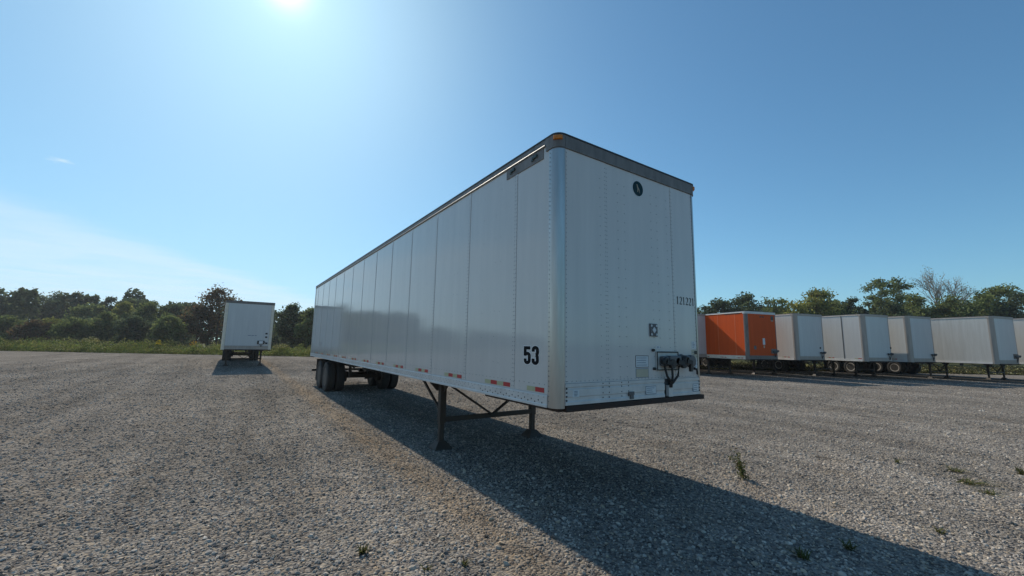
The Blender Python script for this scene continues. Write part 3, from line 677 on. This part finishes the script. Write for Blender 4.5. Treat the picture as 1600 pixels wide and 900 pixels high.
# floor slots seen from the side
# ---------- trailer at the back left
nx0 = at(346.2, 24.6); rz0 = 0.0
lt = trailer('box_trailer', 'white box trailer facing the camera alone at the back left near the weeds', None, (nx0[0]+1.3, nx0[1]), math.radians(.5), side='white3', front='white3', post='cream', toprail='alu', pr=.17, pflange=.2, seams=(4, 8, 12), legY=3.3, axles=(11.6, 12.85), tapes=[])
gladhands(lt, .72, 1.60, .9, 'black'); MB().box(.62, .82, -.13, -.115, 1.52, 1.68).part('coupling_cover', M['vinylwhite'], lt, .004)
for x, z in ((.98, 2.15), (.98, 1.93), (1.02, 1.55)): MB().box(x-.06, x+.06, -.01, .006, z-.05, z+.05).part('vent', M['black'], lt)
tb = MB()
for k, (a, b) in enumerate(((-.0, .16), (.19, .33), (.36, .46))): tb.box(a, b, .001, .005, 2.0, 2.03)
tb.part('small_lettering', M['stickblue'], lt)
# ---------- the row on the right, parked at a slant
RZ = math.radians(-14)
def nose(px, dep):
    q = at(px+5.5, dep); return (q[0]+1.3*math.cos(RZ), q[1]+1.3*math.sin(RZ))
ROW = 'box trailers parked side by side along the right edge of the lot'
r0 = trailer('box_trailer', 'white trailer mostly hidden between the near trailer and the orange one', ROW, nose(1064, 27.6), RZ, side='white3', front='white3', seams=(4, 8, 12), tapes=[])
ro_ = trailer('box_trailer', 'bright orange box trailer in the row on the right', ROW, nose(1163, 25.2), RZ, side='orange', front='orange', post='alu', toprail='rail', rail='cream', pr=.15, pflange=.2, seams=[.83+1.33*k for k in range(11)], tapes=[(.35, .5), (1.6, .5), (3.0, .5)], railh=.22)
r1 = trailer('box_trailer', 'off-white trailer with only a short piece of its side showing, next to the orange one', ROW, nose(1241, 26.0), RZ, zt=4.10, side='white2', front='white3', pr=.2, pflange=.26, seams=(5.0, 10), tapes=[(.55, .5)], axles=(13.2, 14.45))
r2 = trailer('box_trailer', 'white trailer with one dark vertical seam on its side, third from the orange end', ROW, nose(1348.5, 25.6), RZ, side='white3', front='white3', pr=.2, pflange=.26, seams=(1.28, 5, 9, 13), tapes=[(.3, .4), (1.9, .45)], rim='rimwhite', axles=(12.9, 14.15))
MB().box(-W-.001, -W+.0055, 1.25, 1.31, 1.265, 4.01).part('seam_strip', M['grey'], r2)
for k in range(4): MB().box(-W+.0005, -W+.0055, .81+1.33*k, .86+1.33*k, 1.36, 4.01).part('seam_strip', M['orangelight'], ro_)
r3 = trailer('box_trailer', 'cream-white narrow-looking trailer with a brown-grey corner post and red strip low on its side', ROW, nose(1419, 26.1), RZ, zt=4.09, side='white2', front='white3', pr=.2, pflange=.26, seams=(6, 12), tapes=[(.8, .45)], rim='rimwhite', axles=(9.0, 10.25))
r4 = trailer('box_trailer', 'dull white trailer with its long stained side showing, near the right edge', ROW, nose(1552.5, 25.3), RZ, side='whitedirty', front='white3', pr=.18, pflange=.24, seams=[1.5+1.22*k for k in range(11)], tapes=[], rim='rimwhite', axles=(8.2, 9.45))
r5 = trailer('box_trailer', 'cream trailer cut off by the right edge of the picture', ROW, nose(1655, 25.2), RZ, side='white2', front='white3', pr=.2, seams=(5, 10), tapes=[], rim='rimwhite', axles=(8.6, 9.85))
for r_, pl_ in ((r0, None), (r1, None), (r2, None), (r3, None), (r4, 'alu')): gladhands(r_, .86, 1.62, 1.25, pl_)
gladhands(ro_, .92, 1.66, 1.2, 'alu')
for r_, x, z in ((r1, .8, 1.92), (r2, 1.13, 2.0), (r0, .9, 1.9)):
    MB().lathe([(-.02, .05), (.006, .07)], (x, 0, z), 'y', 12).part('round_cap', M['black'], r_)
MB().box(-.01, .18, -.004, .006, 2.05, 2.45).part('sticker', M['sticker'], ro_); MB().box(.04, .13, -.004, .006, 1.85, 2.0).part('sticker', M['stickbeige'], ro_); MB().box(-.78, -.58, -.004, .006, 1.75, 1.98).part('sticker', M['grey'], ro_)
MB().box(.80, 1.0, -.008, .006, 3.62, 3.86).part('emblem_plate', M['clip'], ro_); MB().box(.80, 1.0, -.006, .006, 3.53, 3.61).part('emblem_plate', M['tan'], ro_)
for x in (-.08, .14): MB().box(x-.06, x+.06, -.014, .006, 3.74, 3.82).part('vent', M['black'], ro_)
hp2 = MB().box(-W-.004, -W+.01, .45, 1.6, 3.95, 4.005).part('header_plate', M['steel'], ro_)
# ------------------------------------------------------------------ trees and plants
def leaves(pos, size, r_, up=0.35, asp=0.7):
    """one small quad per leaf spray"""
    n = len(pos); a = r_.normal(size=(n, 3)); a[:, 2] += up*np.sign(r_.normal(size=n)); a /= np.linalg.norm(a, axis=1)[:, None]
    b = r_.normal(size=(n, 3)); b -= (b*a).sum(1)[:, None]*a; b /= np.linalg.norm(b, axis=1)[:, None]; c = np.cross(a, b)
    s = np.asarray(size)[:, None]
    v = np.stack([pos-b*s*.5, pos+c*s*.5*asp-b*s*.05, pos+b*s*.5, pos-c*s*.5*asp+b*s*.05], 1)
    return v.reshape(-1, 3), np.arange(4*n).reshape(-1, 4)
def limb(mb, a, b, r0_, r1_, r_, sag=.12):
    a = np.array(a, float); b = np.array(b, float); L_ = np.linalg.norm(b-a); mid = (a+b)/2+r_.normal(size=3)*L_*sag*.5
    mb.tube([a, mid, b], [r0_, (r0_+r1_)/2, r1_], 5)
def tree(name, label, px, topy, hw, depth, leaf, seed, n=2600, nclump=34, base=0.12, loose=1.0, group=None, bark='bark', lsize=.36):
    r_ = np.random.default_rng(seed); xy = at(px, depth); H = zat(px, topy, depth); Rr = hw/FPX*depth
    if loose == 1: Rr = max(Rr*1.15, .30*H)
    else: Rr = max(Rr, .2*H)
    n = int(n*(2.2 if loose == 1 else 2.2))
    T_ = empty(name, (xy[0], xy[1], -.06)); tag(T_, label, 'tree', group)
    cl_, rad = [], []
    z0 = H*base; zc = (z0+H)/2
    while len(cl_) < nclump:
        q = r_.uniform(-1, 1, 3); d = np.linalg.norm(q)
        if d > 1 or d < r_.uniform(0, .75): continue
        if q[2] < -.2 and np.hypot(q[0], q[1]) > .95: continue
        sq = 0.8+.35*r_.random()
        cl_.append(np.array([q[0]*Rr*sq, q[1]*Rr*sq, zc+q[2]*(H-z0)/2*.90])); rad.append(min(1.7, max(.75, Rr*r_.uniform(.22, .42)))*(.95 if loose > 1 else 1))
    cl_ = np.array(cl_); rad = np.array(rad); 
    for k in range(6):      # the domed top
        a_k = r_.uniform(0, 6.28); e_k = .13*k*Rr; cl_[k] = (math.cos(a_k)*e_k, math.sin(a_k)*e_k, H-rad[k]*.65-(H-z0)*.02*k*k*.6)
    pick = r_.integers(0, nclump, n); g_ = r_.normal(size=(n, 3)); g_ /= np.linalg.norm(g_, axis=1)[:, None]
    pos = cl_[pick]+g_*(rad[pick]*np.minimum(1.18, np.abs(r_.normal(.62, .34, n))))[:, None]*np.array([1.05, 1.05, .8])
    pos = pos[(pos[:, 2] > .05)]
    v, f = leaves(pos, r_.uniform(.6, 1.3, len(pos))*lsize, r_)
    link('crown', npmesh('crown', v, f, M[leaf]), T_)
    tk_ = MB(); r0_ = max(.09, H*.016)
    lean = r_.normal(size=2)*.03*H
    tip = np.array([lean[0], lean[1], H*.72]); fork = tip*.45
    tk_.tube([(0, 0, 0), tuple(fork*.5+r_.normal(size=3)*.05), tuple(fork), tuple(tip)], [r0_*1.25, r0_, r0_*.8, r0_*.25], 7)
    for k in range(min(nclump, 20)):
        t = r_.uniform(.25, .95); st = fork*.6+(tip-fork*.6)*t*.8
        limb(tk_, st, cl_[k], r0_*.38*(1-t*.5), .018, r_)
    tk_.part('trunk', M[bark], T_)
    return T_
def bare_tree(name, label, px, topy, hw, depth, seed, leaf='leaf_grey'):
    r_ = np.random.default_rng(seed); xy = at(px, depth); H = zat(px, topy, depth); Rr = hw/FPX*depth
    T_ = empty(name, (xy[0], xy[1], -.06)); tag(T_, label, 'tree')
    tk_ = MB(); ends = []
    def grow(p, d, ln, rad, lev):
        q = p+d*ln; mid = (p+q)/2+r_.normal(size=3)*ln*.05
        tk_.tube([p, mid, q], [rad, rad*.85, rad*.68], 5 if lev < 3 else 3)
        if lev >= 5: ends.append(q); return
        if lev >= 3: ends.append(mid)
        for k in range(3 if lev else 5):
            nd_ = d+r_.normal(size=3)*(.42 if lev else .34)*np.array([1, 1, .6])+np.array([0, 0, .10]); nd_ /= np.linalg.norm(nd_)
            grow(p+d*ln*r_.uniform(.65, 1), nd_, ln*r_.uniform(.62, .82), rad*.6, lev+1)
    grow(np.array([0, 0, 0.]), np.array([.02, 0, 1.]), H*.27, H*.016, 0)
    v = np.array(tk_.v); hz_ = np.hypot(v[:, 0], v[:, 1])
    sx = Rr/np.percentile(hz_, 98); sz_ = H/v[:, 2].max()
    tk_.v = [(a*sx, b*sx, c*sz_) for a, b, c in tk_.v]
    tk_.part('trunk', M['palebark'], T_)
    e = np.array(ends)*np.array([sx, sx, sz_]); e = np.repeat(e, 2, 0)+r_.normal(size=(len(e)*2, 3))*.3
    e = e[e[:, 2] > H*.35]
    v, f = leaves(e, r_.uniform(.12, .24, len(e)), r_); link('crown', npmesh('crown', v, f, M[leaf]), T_)

LG, RG = 'trees along the wood at the back left', 'trees behind the row of trailers'
TL = [  # px, top y, half width px, depth, leaf, label, n, loose
    (30, 452, 34, 100, 'leaf_dark', 'tallest dark rounded tree on the skyline at the far left', 5200, 1),
    (80, 456, 26, 100, 'leaf_dark', 'dark broad tree on the left skyline beside a thin pale one', 3600, 1),
    (111, 455, 11, 96, 'leaf_grey', 'thin see-through pale treetop rising on the left skyline', 700, 2),
    (167, 463, 18, 92, 'leaf_dark', 'dark tree with a knobbly top left of the pale green trees', 2600, 1),
    (135, 474, 22, 84, 'leaf_mid', 'green tree just left of the tall pale green tree', 2600, 1),
    (190, 471, 18, 74, 'leaf_pale', 'tall pale yellow-green tree in the left wood', 2600, 1),
    (232, 470, 24, 74, 'leaf_mid', 'tall green tree right of the pale yellow-green one', 3200, 1),
    (270, 473, 20, 76, 'leaf_dark', 'dark pointed tree left of the russet tree', 2600, 1),
    (308, 476, 22, 68, 'leaf_red', 'low brownish tree below and left of the tall russet tree', 2600, 1),
    (338, 449, 36, 70, 'leaf_red', 'tall thin russet tree with sky showing through behind the back left trailer', 1500, 2),
    (456, 474, 22, 64, 'leaf_dark', 'dark tree between the back left trailer and the near trailer', 3400, 1),
    (484, 480, 15, 62, 'leaf_mid', 'green tree touching the rear edge of the near trailer', 2000, 1),
    (12, 492, 20, 66, 'leaf_mid', 'low bushy green tree at the left edge of the picture', 2600, 1),
    (52, 500, 18, 64, 'leaf_red', 'low brown-tinged bushy tree above the weeds at far left', 2000, 1),
    (78, 496, 14, 66, 'leaf_pale', 'small yellow-green tree among the dark ones at far left', 1600, 1),
    (118, 498, 22, 63, 'leaf_mid', 'low wide green tree above the tall weed clump', 2400, 1),
    (160, 488, 20, 66, 'leaf_mid', 'bushy green tree under the knobbly skyline tree', 2400, 1),
    (210, 494, 20, 62, 'leaf_dark', 'low dark tree in front of the tall green pair', 2400, 1),
    (262, 494, 18, 62, 'leaf_mid', 'low green tree above the bright yellow flowers', 2200, 1)]
for i, (px, ty, hw, dp, lf, lb, n, lo) in enumerate(TL):
    tree('tree', lb, px, ty, hw, dp, lf, 100+i, n=n, loose=lo, nclump=44 if lo == 1 else 38, group=None, base=.10 if lo == 1 else .3, lsize=.46 if dp > 80 else .36)
TR = [
    (1127, 466, 17, 66, 'leaf_dark', 'dark twin-topped tree above the left end of the orange trailer', 2600, 1),
    (1168, 458, 24, 66, 'leaf_dark', 'large dark tree directly above the orange trailer', 3800, 1),
    (1206, 464, 12, 70, 'leaf_mid', 'pointed green tree above the right end of the orange trailer', 1700, 1),
    (1228, 465, 9, 70, 'leaf_mid', 'small slim green tree beside the yellow-green one', 1200, 1),
    (1250, 470, 14, 60, 'leaf_pale', 'low yellow-green tree behind the trailer next to the orange one', 1800, 1),
    (1283, 451, 26, 66, 'leaf_pale', 'big lumpy yellow-green tree with bright sunlit top', 3800, 1),
    (1312, 470, 18, 68, 'leaf_mid', 'green tree right of the big lumpy one', 2000, 1),
    (1341, 464, 16, 68, 'leaf_dark', 'dark tree with a spindly top in a dip of the skyline', 1600, 2),
    (1384, 435, 17, 72, 'leaf_mid', 'tall oval light green tree left of the bare tree', 1900, 2),
    (1416, 432, 17, 74, 'leaf_mid', 'tall loose green tree just left of the bare tree', 1200, 2),
    (1440, 460, 24, 64, 'leaf_mid', 'bushy green tree in front of the bare tree on its left', 2800, 1),
    (1500, 461, 28, 62, 'leaf_mid', 'wide bushy tree at the foot of the bare tree', 3000, 1),
    (1400, 472, 24, 62, 'leaf_dark', 'dark low tree below the two tall light trees', 2400, 1),
    (1545, 456, 24, 64, 'leaf_mid', 'green tree right of the bare tree', 2800, 1),
    (1575, 446, 26, 68, 'leaf_mid', 'tall green tree near the right edge of the picture', 3400, 1),
    (1608, 455, 22, 62, 'leaf_dark', 'dark tree cut by the right edge of the picture', 2600, 1)]
for i, (px, ty, hw, dp, lf, lb, n, lo) in enumerate(TR):
    tree('tree', lb, px, ty, hw, dp, lf, 300+i, n=n, loose=lo, nclump=44 if lo == 1 else 40, base=.10 if lo == 1 else .35)
bare_tree('bare_tree', 'tall nearly leafless pale tree standing above the green ones on the right', 1482, 413, 38, 72, 5)

def wood(name, label, l0, l1, dep, prof, mt, seed, n, ls):
    """far woodland that reads as one mass: sprays of leaves through a deep band with a lumpy top"""
    r_ = np.random.default_rng(seed)
    k = int((l1-l0)/3.0); cx_ = r_.uniform(l0, l1, k); cdp = dep+r_.uniform(0, 16, k); ch = np.array([prof(x) for x in cx_])*r_.uniform(.78, 1.06, k); cr = r_.uniform(2.2, 4.2, k)
    pk = r_.integers(0, k, n); g_ = r_.normal(size=(n, 3)); g_ /= np.linalg.norm(g_, axis=1)[:, None]
    hz = r_.uniform(0, 1, n)**.8
    lat = cx_[pk]+g_[:, 0]*cr[pk]*(1-.55*hz**3); dp = cdp[pk]+g_[:, 1]*cr[pk]*(1-.5*hz**3); z = hz*ch[pk]+r_.normal(size=n)*.25
    xy = CAM[:2]+FWD*dp[:, None]+RGT*lat[:, None]
    v, f = leaves(np.column_stack([xy, np.maximum(z, .05)]), r_.uniform(.6, 1.4, n)*ls, r_)
    tag(link(name, npmesh(name, v, f, M[mt])), label, 'wood', kind='stuff')
def pl(x): return 9.0 if x > -62 else 9.0+min(3.0, (-62-x)*.12) if x > -105 else max(7.5, 12-(-105-x)*.15)
wood('far_wood', 'dense dark green wood filling in behind the left trees', -260, 30, 84, pl, 'leaf_dark', 1, 85000, .82)
wood('far_wood', 'nearer undergrowth closing the gaps under the left trees', -75, 22, 68, lambda x: 5.2, 'leaf_dark', 3, 26000, .55)
wood('far_wood', 'dense green wood filling in behind the row of trailers', 26, 115, 74, lambda x: 10.4+1.2*(x > 62), 'leaf_dark', 2, 34000, .70)

# tall weeds and goldenrod along the far edge of the lot
def weeds(name, label, l0, l1, n, seed, dmin=EDGE-.3, dmax=EDGE+8, hs=1.0, mt='weed'):
    r_ = np.random.default_rng(seed)
    lat = r_.uniform(l0, l1, n); dp = dmin+(dmax-dmin)*r_.random(n)**1.5
    top = .62+.28*np.sin(lat*.55+1)+.2*np.sin(lat*1.7)+.16*np.sin(lat*3.1+dp*2)+.10*np.sin(lat*7.3+dp)
    top = np.clip(top*1.4, .5, 1.7)*np.clip(.45+(dp-dmin)/2.2, .4, 1)
    top = top*hs; hz = r_.random(n); z = hz*top
    xy = CAM[:2]+FWD*dp[:, None]+RGT*lat[:, None]
    v, f = leaves(np.column_stack([xy, z]), r_.uniform(.08, .2, n), r_, up=0)
    tag(link(name, npmesh(name, v, f, M[mt])), label, 'weeds', kind='stuff')
    k = hz > .84; k &= (np.sin(lat*1.1+.6)+np.sin(lat*.43+dp*.6) > -.35)
    v, f = leaves(np.column_stack([xy, z+.03])[k], r_.uniform(.06, .14, k.sum()), r_)
    tag(link('goldenrod_flowers', npmesh('goldenrod_flowers', v, f, M['flower'])), 'pale yellow flower heads on '+label.split(' of ')[-1], 'flowers', kind='stuff')
weeds('tall_weeds', 'belt of yellow-green weeds along the far left edge of the gravel', -75, 14, 80000, 21)
weeds('tall_weeds', 'belt of grassy weeds behind the row of parked trailers', 12.5, 80, 50000, 22, 35.0, 48.0, .28, 'weedshade')
def bush(name, label, px, dp, h, wd, mt, seed, n=500, flower=None):
    r_ = np.random.default_rng(seed); xy = at(px, dp); T_ = empty(name, (xy[0], xy[1], 0)); tag(T_, label, 'plant')
    q = r_.normal(size=(n, 3)); q /= np.linalg.norm(q, axis=1)[:, None]; q *= (r_.random(n)**.4)[:, None]
    p_ = q*np.array([wd/2, wd/2, h*.5])+np.array([0, 0, h*.5])
    v, f = leaves(p_, r_.uniform(.07, .16, n), r_); link('foliage', npmesh('foliage', v, f, M[mt]), T_)
    st = MB()
    for k in range(7): st.tube([(r_.normal()*.05, r_.normal()*.05, 0), tuple(p_[k]*.6), tuple(p_[k])], [.012, .009, .005], 4)
    st.part('stems', M['bark'], T_)
    if flower:
        k = (p_[:, 2] > h*.62); v, f = leaves(p_[k]*np.array([1.02, 1.02, 1.03]), r_.uniform(.08, .16, k.sum()), r_); link('flower_heads', npmesh('flower_heads', v, f, M[flower]), T_)
bush('weed_clump', 'tall greyish weed clump sticking up from the weed belt at left', 143, 47.5, 1.75, 1.7, 'weed', 31, 700, 'flower')
bush('flowering_weed', 'single bright yellow flowering weed above the belt', 249, 48, 1.55, .55, 'weed', 32, 260, 'yellow')
bush('flowering_weed', 'orange-yellow flowering weed left of the back trailer', 303, 48, 1.5, .8, 'weed', 33, 300, 'orangeflower')
bush('weed_clump', 'rounded pale weed clump just right of the back left trailer', 441, 47, 1.35, 2.0, 'weed', 34, 800, 'flower')
bush('weed_clump', 'yellow-green weed clump lit between the parked trailers', 1387, 36, .75, 1.7, 'grassblade', 35, 700, 'yellow')

def blades(name, label, xy, n, h, spread, seed, mt='grassblade', lean=(0, 0), cat='weed'):
    r_ = np.random.default_rng(seed); vs, fs = [], []
    for k in range(n):
        b = np.array([r_.normal()*spread*.3, r_.normal()*spread*.3, 0]); d = np.array([r_.normal()*spread+lean[0], r_.normal()*spread+lean[1], h*r_.uniform(.55, 1)])
        wv = np.cross(d, [0, 0, 1]); nn = np.linalg.norm(wv); wv = wv/nn if nn > 1e-6 else np.array([1, 0, 0]); wv = wv*r_.uniform(.003, .006)
        mid = b+d*.55+np.array([0, 0, h*.08]); i = len(vs)
        vs += [b-wv, b+wv, mid+wv*.8, mid-wv*.8, b+d+wv*.15, b+d-wv*.15]; fs += [(i, i+1, i+2, i+3), (i+3, i+2, i+4, i+5)]
    o = link(name, npmesh(name, np.array(vs), np.array(fs), M[mt])); o.location = (xy[0], xy[1], 0); tag(o, label, cat); return o
def gpt(px, py):
    d = raydir(px, py); k = -CAM[2]/d[2]; q = CAM+d*k; return (q[0], q[1])
tw = empty('gravel_weed', (*gpt(1163, 749), 0)); tag(tw, 'tall leaning green weed in the gravel right of the shadow', 'weed')
r_ = np.random.default_rng(77); stm = MB(); lp = []
for j, (dx, hh) in enumerate(((-.20, .40), (-.08, .24), (.05, .18), (-.12, .30))):
    pth = [np.array([0, 0, 0]), np.array([dx*.3, .02*j, hh*.55]), np.array([dx, .03*j, hh])]
    stm.tube(pth, [.005, .004, .002], 4)
    for k in range(70):
        t = r_.random(); q = pth[0]*(1-t)**2+2*t*(1-t)*pth[1]+t*t*pth[2]; lp.append(q+r_.normal(size=3)*np.array([.03, .03, .02]))
stm.part('stems', M['grassblade'], tw); lp = np.array(lp); lp[:, 2] = np.abs(lp[:, 2])+.005
v, f = leaves(lp, r_.uniform(.025, .06, len(lp)), r_, asp=.35); link('leaf_sprays', npmesh('leaf_sprays', v, f, M['grassblade']), tw)
blades('grass_tuft', 'small dark green grass tuft in the gravel at the bottom centre-left', gpt(568, 864), 44, .08, .05, 1)
blades('grass_tuft', 'tiny yellow-green sprout near the bottom edge left of the shadow', gpt(726, 884), 22, .05, .03, 2)
blades('grass_tuft', 'faint low sprout left of the tiny one at the bottom edge', gpt(668, 890), 14, .04, .03, 3)
blades('grass_tuft', 'dark tuft inside the shadow at the bottom right', gpt(1254, 872), 40, .07, .06, 4)
blades('grass_tuft', 'second dark tuft inside the shadow, nearer its sunny edge', gpt(1327, 858), 40, .07, .06, 5)
blades('grass_tuft', 'flat green weed patch on the sunny gravel at right', gpt(1495, 737), 50, .06, .13, 6)
blades('grass_tuft', 'long dark flattened weed on the sunny gravel below the green patch', gpt(1508, 755), 60, .05, .16, 7, lean=(.1, -.1))
blades('grass_tuft', 'short dark weed right of the long flattened one', gpt(1543, 771), 40, .05, .10, 8)
blades('grass_tuft', 'green tuft cut by the right edge of the picture', gpt(1599, 742), 50, .12, .07, 9)
blades('grass_tuft', 'small dark weed low on the sunny gravel at far right', gpt(1468, 832), 34, .05, .05, 10)
blades('grass_tuft', 'thin green sprig left of the flat weed patch', gpt(1402, 724), 24, .08, .05, 11, lean=(.05, 0))
def twig(label, a, b, seed):
    A, B = gpt(*a), gpt(*b); r_ = np.random.default_rng(seed); mb = MB()
    p_ = [np.array([A[0]+(B[0]-A[0])*t+r_.normal()*.02, A[1]+(B[1]-A[1])*t+r_.normal()*.02, .018+.015*r_.random()]) for t in (0, .3, .6, 1)]
    mb.tube(p_, [.007, .006, .005, .003], 5); mb.tube([p_[1], p_[1]+np.array([.08, .06, .03])], [.004, .002], 4)
    tag(mb.part('twig', M['bark']), label, 'twig')
twig('thin dry twig lying on the gravel left of the flat weeds', (1276, 716), (1300, 719), 1)
twig('dark dry stalk lying far out on the right gravel', (1340, 651), (1384, 655), 2)
twig('short twig on the gravel right of the leaning weed', (1243, 744), (1262, 748), 3)

# ------------------------------------------------------------------ thin summer haze in the air over the lot
hz_ = MB().box(-330, 330, -330, 330, -1.2, 24.0)
hm = bpy.data.materials.new('thin_haze'); hm.use_nodes = True
for q in list(hm.node_tree.nodes): hm.node_tree.nodes.remove(q)
ho = hm.node_tree.nodes.new('ShaderNodeOutputMaterial'); hv = hm.node_tree.nodes.new('ShaderNodeVolumePrincipled')
hv.inputs['Color'].default_value = (0.86, 0.92, 1.0, 1); hv.inputs['Density'].default_value = 0.00038; hv.inputs['Anisotropy'].default_value = 0.3
hm.node_tree.links.new(hv.outputs[0], ho.inputs['Volume'])
tag(hz_.part('haze', hm), 'thin pale haze over the lot and the far trees', 'haze', kind='stuff')
